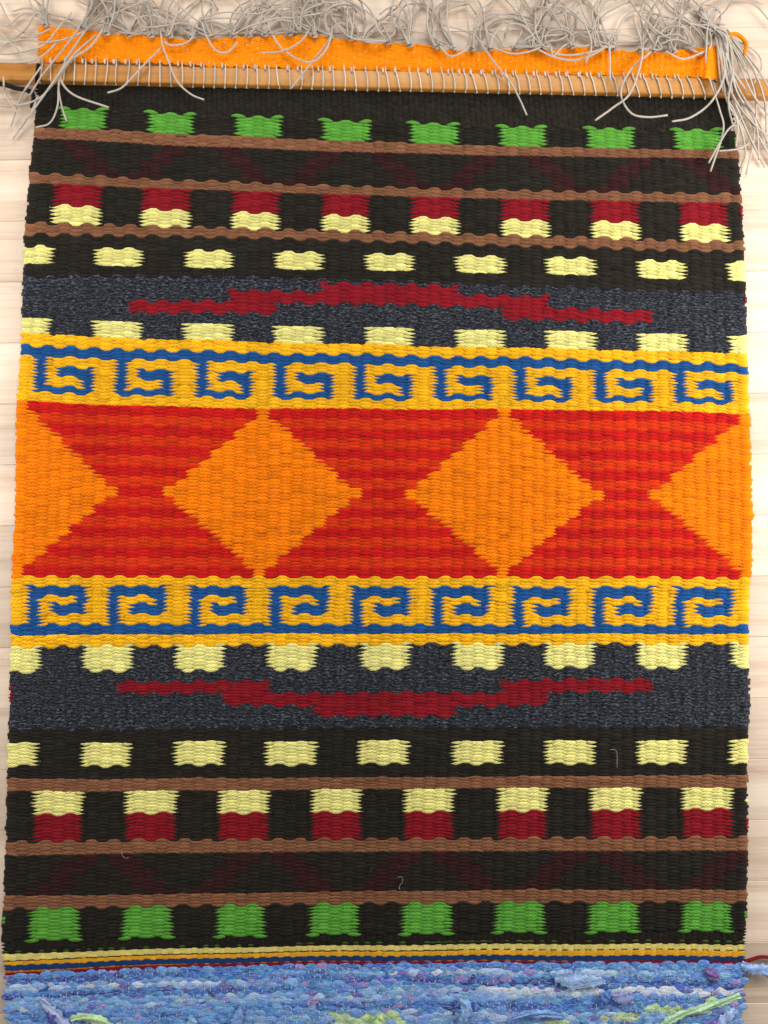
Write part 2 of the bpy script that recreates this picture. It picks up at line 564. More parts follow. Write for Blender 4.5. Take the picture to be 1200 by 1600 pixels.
def plain(k, n, part, parity=0): weave(k, n, lambda i, r: part, parity)
def fine(k, n, part, hh=0.62, cols=2 * NW, amp=0.62, skip=None, sh=0.25):
    global PREV
    PREV = None
    """Heading and hem: woven on single warps, twice as many columns."""
    for j in range(cols + 1):
        u = j * NW / cols
        off = sh if j % 2 else -sh
        for r in range(n):
            if skip and skip(j, r): continue
            add_st(part, u, k, (r + 0.5 + off) / n, 0.85, 0.85, hh / n, pitch=NW / cols, amp=amp)

sq26 = [(2 + 8 * m, 6 + 8 * m) for m in range(8)]
sq610 = [(-3, 2)] + [(6 + 8 * m, 10 + 8 * m) for m in range(7)] + [(62, 66)]

def edged(owner, table):
    """Selvedge turns in the colour of the next repeat: table {column: (colour, rows)}."""
    cache = {}
    def f(i, r):
        if i in table and r in table[i][1]:
            gnd = owner(i, r)
            if isinstance(gnd, tuple): gnd = gnd[1 if i == 0 else 0]
            key = (i, table[i][1].index(r) // 3)
            if key not in cache: cache[key] = new_part('edge_turn', table[i][0]); cache[key].under = gnd
            return cache[key]
        return owner(i, r)
    return f

def rows(k):
    return max(1, int(round((np.mean(CURVES[k + 1]) - np.mean(CURVES[k])) / 5.4)))

# --- top black heading and green blocks
head = new_part('black_heading', 'black'); fine(0, 5, head)
blk = new_part('black_band', 'black')
fine(1, 4, blk, hh=0.66)
gs = [(a, b, new_part('green_block', 'green')) for a, b in sq26]
weave(2, rows(2), edged(seg_owner(blk, gs), {63: ('green', [2, 3])}), 0)
plain(3, rows(3), new_part('brown_stripe', 'brown'), 1)
# --- black band with maroon chevrons
blk = new_part('black_band', 'black')
chev = {}
def chev_owner(flip, n, ground):
    store = {}
    def f(i, r):
        rr = (n - 1 - r) if flip else r
        m, w = divmod(i - 1, 14)
        a = 1.0 + rr * 3.6 / n
        b = 11.0 - rr * 3.6 / n
        if a <= w < a + 2.4: key = (m, 0)
        elif b - 0.4 < w <= b + 2: key = (m, 1)
        else: return ground
        if key not in store: store[key] = new_part('maroon_chevron', 'maroon')
        return store[key]
    return f
weave(4, rows(4), chev_owner(False, rows(4), blk), 0)
plain(5, rows(5), new_part('brown_stripe', 'brown'), 0)
# --- burgundy over cream blocks
blk = new_part('black_band', 'black')
bs = [(a, b, new_part('burgundy_block', 'burgundy')) for a, b in sq26]
weave(6, rows(6), edged(seg_owner(blk, bs), {63: ('burgundy', [1, 2, 3])}), 1)
cs = [(a, b, new_part('cream_block', 'cream')) for a, b in sq26]
weave(7, rows(7), seg_owner(blk, cs), 1)
plain(8, rows(8), new_part('brown_stripe', 'brown'), 1)
blk = new_part('black_band', 'black')
plain(9, rows(9), blk, 1)
cs = [(a, b, new_part('cream_block', 'cream')) for a, b in sq610]
weave(10, rows(10), seg_owner(blk, cs), 1)
plain(11, rows(11), blk, 0)
# --- grey band with stepped burgundy bar
gry = new_part('grey_band', 'grey')
step = new_part('burgundy_stepped_bar', 'burgundy')
plain(12, rows(12), gry, 0)
weave(13, rows(13), edged(seg_owner(gry, [(26, 38, step)]), {63: ('burgundy', [0, 1])}), 0)
weave(14, rows(14), seg_owner(gry, [(18, 46, step)]), 0)
weave(15, rows(15), seg_owner(gry, [(9, 22, step), (42, 55, step)]), 0)
plain(16, rows(16), gry, 0)
cs = [(a, b, new_part('cream_block', 'cream')) for a, b in sq610]
weave(17, rows(17), seg_owner(gry, cs), 1)
# --- upper key pattern
gold = new_part('gold_band', 'gold')
bar = new_part('fret_bar', 'blue')
hooks = [new_part('fret_hook', 'blue') for m in range(9)]
def fret(cells):
    return seg_owner(gold, [(a + 7 * m, b + 7 * m, hooks[m]) for m in range(9) for a, b in cells])
plain(18, rows(18), gold, 0)
plain(19, rows(19), bar, 0)
weave(20, rows(20), fret([(1, 2)]), 0)
weave(21, rows(21), fret([(1, 2), (3, 6)]), 0)
weave(22, rows(22), fret([(1, 2), (5, 6)]), 0)
weave(23, rows(23), fret([(1, 6)]), 0)
plain(24, rows(24), gold, 0)
# --- diamonds on red stripes
NR = 51
stripes = [new_part('red_stripe' if m % 2 == 0 else 'vermilion_stripe', 'red' if m % 2 == 0 else 'vermilion') for m in range(17)]
dias = [new_part('diamond', 'orange') for _ in range(4)]
def dia_owner(i, r):
    hw = min(r // 3, 16 - r // 3)
    for m, c in enumerate((0, 21, 42, 63)):
        if abs(i - c) <= hw:
            feather = 0 < hw < 8 and abs(i - c) == hw and r % 3 == (0 if r < NR / 2 else 2) and 0 < i < NW
            if feather: return (dias[m], stripes[r // 3]) if i > c else (stripes[r // 3], dias[m])
            return dias[m]
    return stripes[r // 3]
weave(25, NR, dia_owner, 1, hh=0.57)
# --- lower key pattern
gold = new_part('gold_band', 'gold')
bar = new_part('fret_bar', 'blue')
hooks = [new_part('fret_hook', 'blue') for m in range(9)]
plain(26, rows(26), gold, 1)
weave(27, rows(27), fret([(1, 6)]), 1)
weave(28, rows(28), fret([(1, 2), (5, 6)]), 1)
weave(29, rows(29), fret([(1, 2), (3, 6)]), 1)
weave(30, rows(30), fret([(1, 2)]), 1)
plain(31, rows(31), bar, 1)
plain(32, rows(32), gold, 0)
# --- lower grey band
gry = new_part('grey_band', 'grey')
step = new_part('burgundy_stepped_bar', 'burgundy')
cs = [(a, b, new_part('cream_block', 'cream')) for a, b in sq610]
weave(33, rows(33), seg_owner(gry, cs), 0)
plain(34, rows(34), gry, 0)
weave(35, rows(35), edged(seg_owner(gry, [(9, 22, step), (42, 55, step)]), {0: ('burgundy', [1, 2])}), 0)
weave(36, rows(36), edged(seg_owner(gry, [(18, 46, step)]), {0: ('burgundy', [0, 1, 2])}), 0)
weave(37, rows(37), seg_owner(gry, [(26, 38, step)]), 0)
plain(38, rows(38), gry, 0)
blk = new_part('black_band', 'black')
plain(39, rows(39), blk, 0)
cs = [(a, b, new_part('cream_block', 'cream')) for a, b in sq610]
weave(40, rows(40), seg_owner(blk, cs), 1)
plain(41, rows(41), blk, 1)
plain(42, rows(42), new_part('brown_stripe', 'brown'), 0)
blk = new_part('black_band', 'black')
cs = [(a, b, new_part('cream_block', 'cream')) for a, b in sq26]
weave(43, rows(43), edged(seg_owner(blk, cs), {63: ('cream', [4])}), 1)
bs = [(a, b, new_part('burgundy_block', 'burgundy')) for a, b in sq26]
weave(44, rows(44), edged(seg_owner(blk, bs), {63: ('burgundy', [3, 4, 5])}), 1)
plain(45, rows(45), new_part('brown_stripe', 'brown'), 1)
blk = new_part('black_band', 'black')
weave(46, rows(46), chev_owner(True, rows(46), blk), 0)
plain(47, rows(47), new_part('brown_stripe', 'brown'), 1)
blk = new_part('black_band', 'black')
gs = [(a, b, new_part('green_block', 'green')) for a, b in sq26]
weave(48, rows(48), edged(seg_owner(blk, gs), {63: ('green', [3, 4]), 0: ('green', [2, 3])}), 1, gfirst=True)
fine(49, 3, blk)
dash_right = lambda j, r: j % 2 == 1 and j > 78
dash_mid = lambda j, r: j > 96 or (j % 2 == 1 and j > 30)
dash_green = lambda j, r: j % 2 == 1 and (j < 70 or j > 90)
for kk, nn, cc, skip in ((50, 1, 'hemgreen', dash_green), (51, 1, 'hemdark', None), (52, 2, 'hemcream', None), (53, 1, 'hemdark', dash_right),
                         (54, 1, 'hemgold', None), (55, 2, 'hemblue', None), (56, 1, 'hemorange', dash_mid), (57, 1, 'hemred', None)):
    p_ = new_part('hem_stripe', cc)
    fine(kk, nn, p_, hh=(0.62 if skip else 0.95) if nn == 1 else 0.72, amp=0.28, skip=skip, sh=0.08 if nn == 1 else 0.18)
    if skip is dash_right: fine(kk, 1, p_ if False else PCREAM, hh=0.9, amp=0.24, skip=lambda j, r: not dash_right(j, r), sh=0.1)
    if skip is dash_green: fine(kk, 1, blk, hh=1.0, amp=0.24, sh=0.1)
    if skip is dash_mid: PMID = kk
    if cc == 'hemred': fine(56, 1, p_, hh=1.0, amp=0.22, sh=0.1)
    if cc == 'hemcream': PCREAM = p_

# the weaving itself
weaving = bpy.data.objects.new('woven_tapestry', None)
COL.objects.link(weaving)
weaving.location = (0, 0, 0)
weaving['label'] = 'handwoven wool tapestry with orange diamonds, blue key borders and grey fringe on the floor'
weaving['category'] = 'tapestry'
def pieces(rec):
    """Separate runs of stitches that do not touch become parts of their own."""
    R_ = np.array([r[:3] for r in rec])
    X, Y = fabric(R_[:, 0], R_[:, 1].astype(int), R_[:, 2])
    n = len(rec)
    lab = -np.ones(n, int)
    cell = {}
    for q in range(n): cell.setdefault((int(X[q] // 20), int(Y[q] // 10)), []).append(q)
    c = 0
    for q in range(n):
        if lab[q] >= 0: continue
        st = [q]; lab[q] = c
        while st:
            a = st.pop()
            cx, cy = int(X[a] // 20), int(Y[a] // 10)
            for dx in (-2, -1, 0, 1, 2):
                for dy in (-2, -1, 0, 1, 2):
                    for b in cell.get((cx + dx, cy + dy), ()):
                        if lab[b] < 0 and abs(X[a] - X[b]) < 28 and abs(Y[a] - Y[b]) < 11:
                            lab[b] = c; st.append(b)
        c += 1
    out = [[rec[q] for q in np.where(lab == w)[0]] for w in range(c)]
    big = [o for o in out if len(o) >= 3] or [sum(out, [])]
    for o in out:
        if len(o) < 3 and o not in big: big[0].extend(o)
    return big
for p in parts:
    if p.rec:
        for rec in (pieces(p.rec) if p.name != 'edge_turn' else [p.rec]):
            link(p.name, stitch_mesh(rec, p.name, jit=0.3 if p.name == 'hem_stripe' else 1.0), M[p.mat], weaving)

# added sheet under the stitches: its dark colour paints the shade deep between picks
def gap_sheet(k0, k1):
    us = np.linspace(0.0, NW, 40)
    rows = []
    for k in range(k0, k1):
        for t in ((0.0,) if k < k1 - 1 else (0.0, 1.0)):
            rows.append((k, t))
    V = []
    for (k, t) in rows:
        X, Y = fabric(us, np.full(us.shape, k), np.full(us.shape, t))
        z = cloth_z(X, Y) + 0.0002
        f = (H - z) / H * PX
        V.append(np.stack([(X - 600) * f, (800 - Y) * f, z], -1))
    V = np.array(V)
    nr, nc = V.shape[:2]
    F = [(a * nc + b, (a + 1) * nc + b, (a + 1) * nc + b + 1, a * nc + b + 1) for a in range(nr - 1) for b in range(nc - 1)]
    return mesh_np('backing', V.reshape(-1, 3), np.array(F))
link('backing', gap_sheet(0, 58), simple('wool_underside', rgb(62, 44, 34), 0.95), weaving)
link('rag_backing', gap_sheet(58, 59), simple('rag_underside', rgb(48, 84, 160), 0.9), weaving)

# ------------------------------------------------------------------ rag band below the hem
PAL = np.array([rgb(52, 112, 190), rgb(104, 158, 216), rgb(176, 204, 234), rgb(104, 100, 180), rgb(40, 70, 150),
                rgb(216, 222, 236), rgb(190, 216, 150), rgb(72, 138, 204), rgb(150, 132, 196), rgb(132, 178, 226)])
RAGR = 13
def rag_colours(row):
    def fn(u, k, t, r):
        n = len(u)
        pick = np.floor(t * RAGR * 2)
        w1 = 1.25 * smooth_noise(u * 0.16, pick * 1.9, 47) + 0.5 * smooth_noise(u * 0.03, pick * 3.1, 48)
        w2 = r.normal(0, 0.36, n)
        x = w1 + w2 + 0.1
        idx = np.where(x < -1.6, 4, np.where(x < -0.7, 0, np.where(x < 0.0, 7, np.where(x < 0.7, 1, np.where(x < 1.3, 9, np.where(x < 2.0, 2, 5))))))
        pr = r.random(n)
        idx = np.where(pr < 0.04, 3, idx); idx = np.where((pr > 0.04) & (pr < 0.07), 8, idx)
        lime = ((row >= 5) & (np.abs(u - (38 + (10 - row) * 5)) < 2.5)) | ((np.abs(u - 31) < 3) & (row > 6)) | ((row == 8) & (np.abs(u - 7) < 3))
        idx = np.where(lime & (r.random(n) < 0.75), 6, idx)
        c = PAL[idx]
        return c * np.append(r.uniform(0.90, 1.06, (n, 3)), np.ones((n, 1)), axis=1)
    return fn
for row in range(RAGR):
    rec = []
    for par in (0, 1):
        for j in range(par, 2 * NW + 1, 2):
            t = (row + 0.5 + (0.25 if par else -0.25)) / RAGR
            rec.append((j / 2.0 + rng.normal(0, 0.08), 58, t + rng.normal(0, 0.07) / RAGR, 0.58 + rng.random() * 0.14, 0.58 + rng.random() * 0.14, (0.40 + rng.random() * 0.14) / RAGR, 0.40 + rng.random() * 0.4))
    link('rag_weft', stitch_mesh(rec, 'rag_weft%d' % row, rag_colours(row), Rz=0.0011, arch=0.0010, jit=1.6), M['rag'], weaving)

# ------------------------------------------------------------------ tubes
def spline(P, n):
    """Catmull-Rom through points P (m,3) -> n points."""
    P = np.array(P, float)
    if len(P) == 2: P = np.array([P[0], (P[0] + P[1]) / 2, P[1]])
    Q = np.vstack([2 * P[0] - P[1], P, 2 * P[-1] - P[-2]])
    m = len(P) - 1
    out = []
    for s in np.linspace(0, m, n):
        i = min(int(s), m - 1); t = s - i
        p0, p1, p2, p3 = Q[i], Q[i + 1], Q[i + 2], Q[i + 3]
        out.append(0.5 * ((2 * p1) + (-p0 + p2) * t + (2 * p0 - 5 * p1 + 4 * p2 - p3) * t * t + (-p0 + 3 * p1 - 3 * p2 + p3) * t ** 3))
    return np.array(out)

def tube_arrays(P, rad, sides=6, taper=True):
    P = np.asarray(P, float)
    n = len(P)
    T = np.gradient(P, axis=0)
    T /= np.linalg.norm(T, axis=1)[:, None] + 1e-12
    up = np.array([0, 0, 1.0])
    A = np.cross(T, up)
    bad = np.linalg.norm(A, axis=1) < 1e-3
    A[bad] = (1, 0, 0)
    A /= np.linalg.norm(A, axis=1)[:, None]
    B = np.cross(A, T)
    r = np.full(n, rad) if np.isscalar(rad) else np.asarray(rad)
    ang = np.arange(sides) * 2 * math.pi / sides
    V = P[:, None] + r[:, None, None] * (np.cos(ang)[None, :, None] * A[:, None] + np.sin(ang)[None, :, None] * B[:, None])
    L = np.concatenate([[0], np.cumsum(np.linalg.norm(np.diff(P, axis=0), axis=1))]) / 0.0016
    yarn = np.stack([np.repeat(L[:, None], sides, 1), np.repeat((ang / 2.2)[None], n, 0), np.zeros((n, sides))], -1)
    F = []
    for a in range(n - 1):
        for b in range(sides):
            c = (b + 1) % sides
            F.append((a * sides + b, a * sides + c, (a + 1) * sides + c, (a + 1) * sides + b))
    V = V.reshape(-1, 3)
    # closed ends
    V = np.vstack([V, P[0], P[-1]])
    yarn = np.vstack([yarn.reshape(-1, 3), (0, 0, 0), (0, 0, 0)])
    i0, i1 = n * sides, n * sides + 1
    for b in range(0, sides, 2):
        F.append((i0, (b + 2) % sides, (b + 1) % sides, b))
        o = (n - 1) * sides
        F.append((i1, o + b, o + (b + 1) % sides, o + (b + 2) % sides))
    return V, np.array(F, np.int32), yarn

def tube(name, P, rad, mat, parent, sides=6, tone=None):
    V, F, ya = tube_arrays(P, rad, sides)
    tn = random.random() if tone is None else tone
    me = mesh_np(name, V, F, {'yarn': ('FLOAT_VECTOR', ya), 'tone': ('FLOAT', np.full(len(V), tn))})
    return link(name, me, mat, parent)

# ------------------------------------------------------------------ the wooden rod under the warp loops
ROD_T = 0.0125
def rod_y(X): return 110.5 + (X - 0) * (136.5 - 110.5) / 1200.0
def build_rod():
    hw = 13.5 * PX
    prof = []
    b = 0.0016
    for cy, cz, a0 in ((hw - b, ROD_T - b, 0), (-hw + b, ROD_T - b, 90), (-hw + b, 0.0006 + b, 180), (hw - b, 0.0006 + b, 270)):
        for q in range(4):
            a = math.radians(a0 + q * 30)
            prof.append((cy + b * math.cos(a), cz + b * math.sin(a)))
    n = len(prof)
    V = []
    xs = np.linspace(-80, 1285, 30)
    for X in xs:
        for (py, pz) in prof:
            w = W(X, rod_y(X), ROD_T)
            V.append((w[0], w[1] + py, pz))
    F = []
    for a in range(len(xs) - 1):
        for b_ in range(n):
            c = (b_ + 1) % n
            F.append((a * n + b_, a * n + c, (a + 1) * n + c, (a + 1) * n + b_))
    for base in (0, (len(xs) - 1) * n):
        for q in range(1, n // 2):
            f = (base + q - 1, base + q, base + n - 1 - q, base + n - q if q > 1 else base + n - 1)
            if q > 1: F.append((base + q - 1, base + q, base + n - 1 - q, base + n - q))
        F.append((base, base + 1, base + n - 2, base + n - 1))
    me = mesh_np('wooden_rod', np.array(V), np.array(F), smooth=True)
    o = link('wooden_rod', me, M['rod'])
    o['label'] = 'varnished light brown wooden rod lying under the warp loops'
    o['category'] = 'rod'
build_rod()

# ------------------------------------------------------------------ orange header strip above the rod
HT = np.array([(60, 40), (100, 44), (135, 47), (160, 54), (200, 57), (300, 60), (380, 58), (450, 55), (520, 60), (620, 70), (680, 76), (740, 79), (800, 78), (850, 76), (900, 75), (1000, 80), (1050, 82), (1095, 76), (1130, 70)], float)
HB = np.array([(60, 96), (130, 96), (200, 97), (300, 101), (420, 106), (640, 111), (800, 115), (900, 117), (1000, 119), (1080, 120), (1130, 124)], float)
def header_pt(u, t):
    """u 0..126 columns, t 0 top .. 1 bottom"""
    X = 66 + u * (1126 - 66) / 126.0
    top = np.interp(X, HT[:, 0], HT[:, 1]) + 2.2 * smooth_noise(X * 0.11, X * 0, 61)
    bot = np.interp(X, HB[:, 0], HB[:, 1]) + 0.7 * smooth_noise(X * 0.15, X * 0, 63)
    Y = top + (bot - top) * t
    fold = np.exp(-((X - 1108) / 7.0) ** 2)
    z = 0.0065 + 0.0015 * smooth_noise(X * 0.02, Y * 0.03, 65) + 0.006 * np.clip((t - 0.55), 0, 1) + 0.012 * fold * (0.4 + 0.6 * t)
    X = X - 6 * fold * t
    return X, Y, z
def build_header():
    hd = bpy.data.objects.new('orange_header', None)
    rec = []
    n = 12
    for j in range(127):
        for r in range(n):
            off = 0.25 if j % 2 else -0.25
            rec.append((j, (r + 0.5 + off) / n))
    R = np.array(rec)
    m = len(R)
    r = np.random.default_rng(31)
    s = SG[None]; q = TG[None]
    f = 1 - np.abs(s) ** 2.3 * 0.7
    U = R[:, 0][:, None, None] + r.normal(0, 0.08, m)[:, None, None] + s * (0.86 + r.normal(0, 0.06, m)[:, None, None])
    T = R[:, 1][:, None, None] + q * f * 0.62 / n + (r.normal(0, 0.07, m) / n)[:, None, None]
    X, Y, zb = header_pt(U, T)
    z = zb + 0.0009 * np.cos(s * 1.5) + 0.0011 * np.sqrt(np.clip(1 - .97 * q * q, 0, 1)) * f
    F_ = (H - z) / H * PX
    V = np.stack([(X - 600) * F_, (800 - Y) * F_, z], -1).reshape(-1, 3)
    F = (GF[None] + (np.arange(m) * NS * NTT)[:, None, None]).reshape(-1, 4)
    tone = np.repeat(np.clip(r.normal(0.5, 0.25, m), 0, 1), NS * NTT)
    off = r.uniform(0, 300, m)[:, None, None]
    ya = np.stack([np.broadcast_to(s, U.shape) + off, np.broadcast_to(q, U.shape) + off * .3, np.zeros(U.shape)], -1).reshape(-1, 3)
    me = mesh_np('orange_header', V, F, {'tone': ('FLOAT', tone), 'yarn': ('FLOAT_VECTOR', ya)})
    o = link('orange_header', me, M['header'], weaving)
    # underside
    us = np.linspace(0, 126, 64); ts = np.linspace(0.02, 0.98, 6)
    UU, TT = np.meshgrid(us, ts, indexing='ij')
    X, Y, z = header_pt(UU, TT)
    f = (H - z) / H * PX
    V = np.stack([(X - 600) * f, (800 - Y) * f, z + 0.0002], -1).reshape(-1, 3)
    F = [(a * 6 + b, a * 6 + b + 1, (a + 1) * 6 + b + 1, (a + 1) * 6 + b) for a in range(63) for b in range(5)]
    link('header_underside', mesh_np('header_underside', V, np.array(F)), M['header'], o)
    # warp flecks that peep through the header
    rr = random.Random(4)
    for q_ in range(60):
        u = rr.randrange(4, 124); t = rr.random() * 0.85 + 0.05
        X, Y, z = header_pt(np.array([u, u, u], float), np.array([t, t + 0.035, t + 0.07]))
        P = [W(X[i], Y[i], z[i] + (0.0018 if i == 1 else 0.0012)) for i in range(3)]
        tube('warp_fleck', P, 0.0006, M['warp'], o, sides=4)
    return o
header = build_header()

# ------------------------------------------------------------------ warp loops over the rod
for i in range(0, NW + 1):
    Xa = 66 + i * (1126 - 66) / NW
    Xt, Yt = fabric(np.array([float(i)]), np.array([0]), np.array([0.0]))
    Xb, Yb = float(Xt[0]), float(Yt[0])
    jx = random.gauss(0, 1.3)
    Xm = (Xa + Xb) / 2
    yh = float(np.interp(Xa, HB[:, 0], HB[:, 1]))
    yr = rod_y(Xm)
    rr = 0.00075
    P = [W(Xa - 1 + jx, yh - 6, 0.0095), W(Xa - 0.5 + jx, yr - 13.5 + 1, ROD_T + 0.0008), W(Xm + jx, yr - 4, ROD_T + rr + 0.0003),
         W(Xb + jx * 0.5, yr + 11.5, ROD_T + rr), W(Xb, yr + 15.0, ROD_T - 0.0025), W(Xb, Yb + 3, 0.0085)]
    tube('warp_loop', spline(P, 22), rr, M['warp'], weaving)
    if random.random() < 0.6:
        xs = Xa - 5 + random.gauss(0, 1)
        P = [W(xs, yh - 4, 0.0125), W(xs, yh - 1, 0.0133), W(xs + 0.5, yh + 2.6, 0.0142)]
        tube('warp_stub', spline(P, 6), 0.0010, M['warp'], weaving)

# ------------------------------------------------------------------ fringe
def surf(X, Y):
    if abs(Y - rod_y(X)) < 20: return ROD_T + 0.002
    if 60 < X < 1130 and Y > float(np.interp(X, HT[:, 0], HT[:, 1])) and Y < 130: return 0.0115
    if 45 < X < 1150 and Y > 128: return 0.0105
    return 0.0015
def thread(pts, loft=0.004, rad=0.00105, n=26, mat='twine', name='fringe_thread', tone=None):
    P2 = spline([(x, y, 0) for x, y in pts], n)
    ph = random.random() * 6.3
    zs = np.array([max(surf(p[0] + dx, p[1] + dy) for dx in (-6, 0, 6) for dy in (-6, 0, 6)) for p in P2])
    ker = np.array([1, 2, 3, 2, 1]) / 9.0
    zp = np.pad(zs, 2, mode='edge')
    zs = np.maximum(zs, np.convolve(zp, ker, 'valid'))
    s = np.linspace(0, 1, n)
    zs = zs + rad + loft * (0.35 + 0.65 * np.sin(s * 3.14) * (0.6 + 0.4 * np.sin(s * 7 + ph)))
    P = [W(p[0], p[1], z) for p, z in zip(P2, zs)]
    return tube(name, np.array(P), rad * (0.9 + 0.2 * random.random()), M[mat], weaving, tone=tone)

fr = random.Random(12)
def curl(x, y, ang, L, bend, n=7):
    pts = [(x, y)]
    k = bend
    for i in range(n):
        ang += k + fr.gauss(0, 0.22)
        k += fr.gauss(0, 0.12)
        k = max(-0.75, min(0.75, k))
        x += math.cos(ang) * L / n; y -= math.sin(ang) * L / n
        yt = float(np.interp(x, HT[:, 0], HT[:, 1]))
        if y > yt - 2 and fr.random() < 0.9:
            y = yt - 2 - fr.random() * 6; ang = abs(ang % (2 * math.pi) - math.pi / 2) * 0.2 + math.pi / 2
        pts.append((x, y))
    return pts
knot_x = np.linspace(78, 1112, 34)
for kx in knot_x:
    kx += fr.gauss(0, 5)
    ky = float(np.interp(kx, HT[:, 0], HT[:, 1])) - 1
    # overhand knot: turns of twine pulled tight
    pts = []
    for a in range(26):
        th = a / 25 * 2 * math.pi * 2.3
        rr = 3.4 + 0.9 * math.sin(a * 0.9)
        pts.append(W(kx + rr * math.cos(th) + (a - 12) * 0.10, ky - 2 + 0.8 * rr * math.sin(th), 0.0085 + 0.0028 * math.sin(th * 1.5) + a * 0.00008))
    tube('fringe_knot', np.array(pts), 0.0013, M['twine'], weaving)
    lean = fr.gauss(0, 0.5); turn = fr.gauss(0, 0.25)
    for q in range(5):
        if q == 0: lean2, turn2 = fr.gauss(0, 0.8), fr.gauss(0, 0.4)
        else: lean2, turn2 = lean + fr.gauss(0, 0.22), turn + fr.gauss(0, 0.10)
        thread(curl(kx + fr.gauss(0, 3), ky - 3, math.pi / 2 + lean2, 90 + fr.random() * 110, turn2), loft=0.002 + 0.012 * fr.random(), rad=0.0009)
HERO = [
    [(92, 63), (65, 88), (35, 97), (-20, 96)],
    [(135, 45), (115, 75), (100, 100), (94, 122), (115, 148), (170, 168)],
    [(110, 80), (93, 125), (90, 165), (78, 192), (56, 199)],
    [(122, 78), (80, 135), (55, 157), (20, 165), (-20, 163)],
    [(150, 55), (112, 90), (62, 158), (20, 217)],
    [(64, 104), (35, 148), (17, 197)],
    [(105, 88), (92, 130), (96, 165), (104, 189)],
    [(112, 20), (90, 45), (65, 72), (15, 84), (-20, 80)],
    [(152, -5), (120, 48), (100, 75), (66, 118), (46, 150)],
    [(-20, 78), (35, 62), (70, 66), (112, 58), (150, 38)],
    [(182, -5), (166, 30), (158, 50), (140, 74), (110, 93)],
    [(-15, 40), (25, 75), (47, 100)],
    [(70, 30), (40, 20), (10, 40), (-20, 30)],
    [(80, 45), (50, 55), (20, 40), (0, 5)],
    [(75, 40), (58, 20), (40, 45), (15, 62), (-15, 55)],
    [(60, 150), (40, 185), (10, 150), (5, 120)],
    [(255, 72), (230, 96), (200, 128), (187, 139), (168, 145)],
    [(250, 40), (254, 70), (262, 92), (276, 126), (298, 147), (319, 156)],
    [(255, 66), (272, 71), (298, 62), (313, 28), (319, 48), (335, 77), (355, 82), (371, 66)],
    [(408, 83), (440, 80), (468, 66), (485, 44)],
    [(415, 35), (440, 75), (478, 97), (504, 85), (518, 52), (518, 5)],
    [(522, 25), (515, 60), (485, 100), (455, 138)],
    [(530, 35), (560, 60), (590, 66), (616, 52), (621, 28)],
    [(690, 38), (740, 55), (770, 95), (797, 128), (812, 155), (823, 180)],
    [(680, 58), (692, 78), (705, 88), (725, 80), (735, 70)],
    [(770, 74), (800, 84), (835, 78), (868, 60), (920, 45)],
    [(836, 75), (868, 90), (905, 93), (945, 74), (962, 50)],
    [(842, 72), (880, 86), (930, 80), (960, 66), (1010, 65)],
    [(920, 5), (944, 45), (952, 75), (953, 125)],
    [(990, 30), (1002, 66), (1002, 95), (985, 145), (958, 168), (930, 188)],
    [(1018, 80), (985, 110), (970, 145), (985, 176), (1012, 183), (1043, 180)],
    [(1040, 80), (1068, 92), (1102, 80)],
    [(1010, 18), (1060, 32), (1108, 46), (1140, 68), (1165, 110)],
    [(1125, 60), (1132, 115), (1112, 158), (1080, 183), (1050, 190)],
    [(1105, 55), (1104, 105), (1124, 170), (1130, 205), (1110, 268)],
    [(1140, 120), (1160, 178), (1135, 206), (1107, 255)],
    [(1215, 232), (1180, 222), (1152, 233), (1122, 236)],
    [(1128, 55), (1140, 120), (1165, 175), (1200, 240), (1210, 262)],
    [(1132, 50), (1160, 95), (1180, 150), (1178, 215), (1166, 272)],
    [(1126, 55), (1138, 130), (1165, 200), (1195, 262)],
    [(1135, 48), (1175, 105), (1195, 160), (1198, 225)],
    [(1130, 55), (1150, 140), (1180, 190), (1186, 250)],
    [(1124, 60), (1134, 150), (1152, 190), (1150, 230)],
    [(1136, 46), (1185, 110), (1215, 165)],
    [(1120, 60), (1128, 135), (1150, 180), (1165, 235), (1158, 262)],
    [(1140, 60), (1172, 140), (1205, 185)],
    [(1128, 50), (1180, 80), (1190, 105), (1178, 130)],
    [(1132, 60), (1145, 105), (1138, 160), (1148, 205)],
    [(1128, 62), (1150, 130), (1190, 200), (1215, 270)],
    [(1118, 58), (1134, 120), (1154, 165), (1190, 205), (1215, 215)],
]
for h in HERO:
    thread(h, loft=0.004 + 0.003 * fr.random(), n=30, tone=0.6 + 0.4 * fr.random())
# bundle over the right corner of the header
for q in range(10):
    a = fr.random()
    thread([(1085 + 20 * fr.random(), 40 - 30 * a), (1110 + 6 * a, 38 + 6 * fr.random()), (1128 + 10 * fr.random(), 52 + 10 * a), (1135 + 12 * fr.random(), 85 + 20 * a), (1136 + 30 * fr.random(), 125 + 20 * a)], loft=0.007)

# yarn tails
def yarn_tail(pts, mat, rad, z0=0.004, n=24):
    P2 = spline([(x, y, 0) for x, y in pts], n)
    P = [W(p[0], p[1], z0 + rad) for p in P2]
    return tube('yarn_tail', np.array(P), rad, M[mat], weaving, sides=8)
yarn_tail([(-25, 128), (5, 132), (25, 138), (42, 141), (52, 150), (50, 168)], 'black', 0.0024)
yarn_tail([(60, 100), (58, 112), (57, 124), (58, 136)], 'black', 0.0018, 0.0125)
yarn_tail([(1130, 66), (1145, 53), (1158, 58), (1166, 70), (1163, 86)], 'header', 0.0020, 0.004)
yarn_tail([(1155, 1505), (1172, 1500), (1190, 1495), (1215, 1498)], 'hemred', 0.0018)

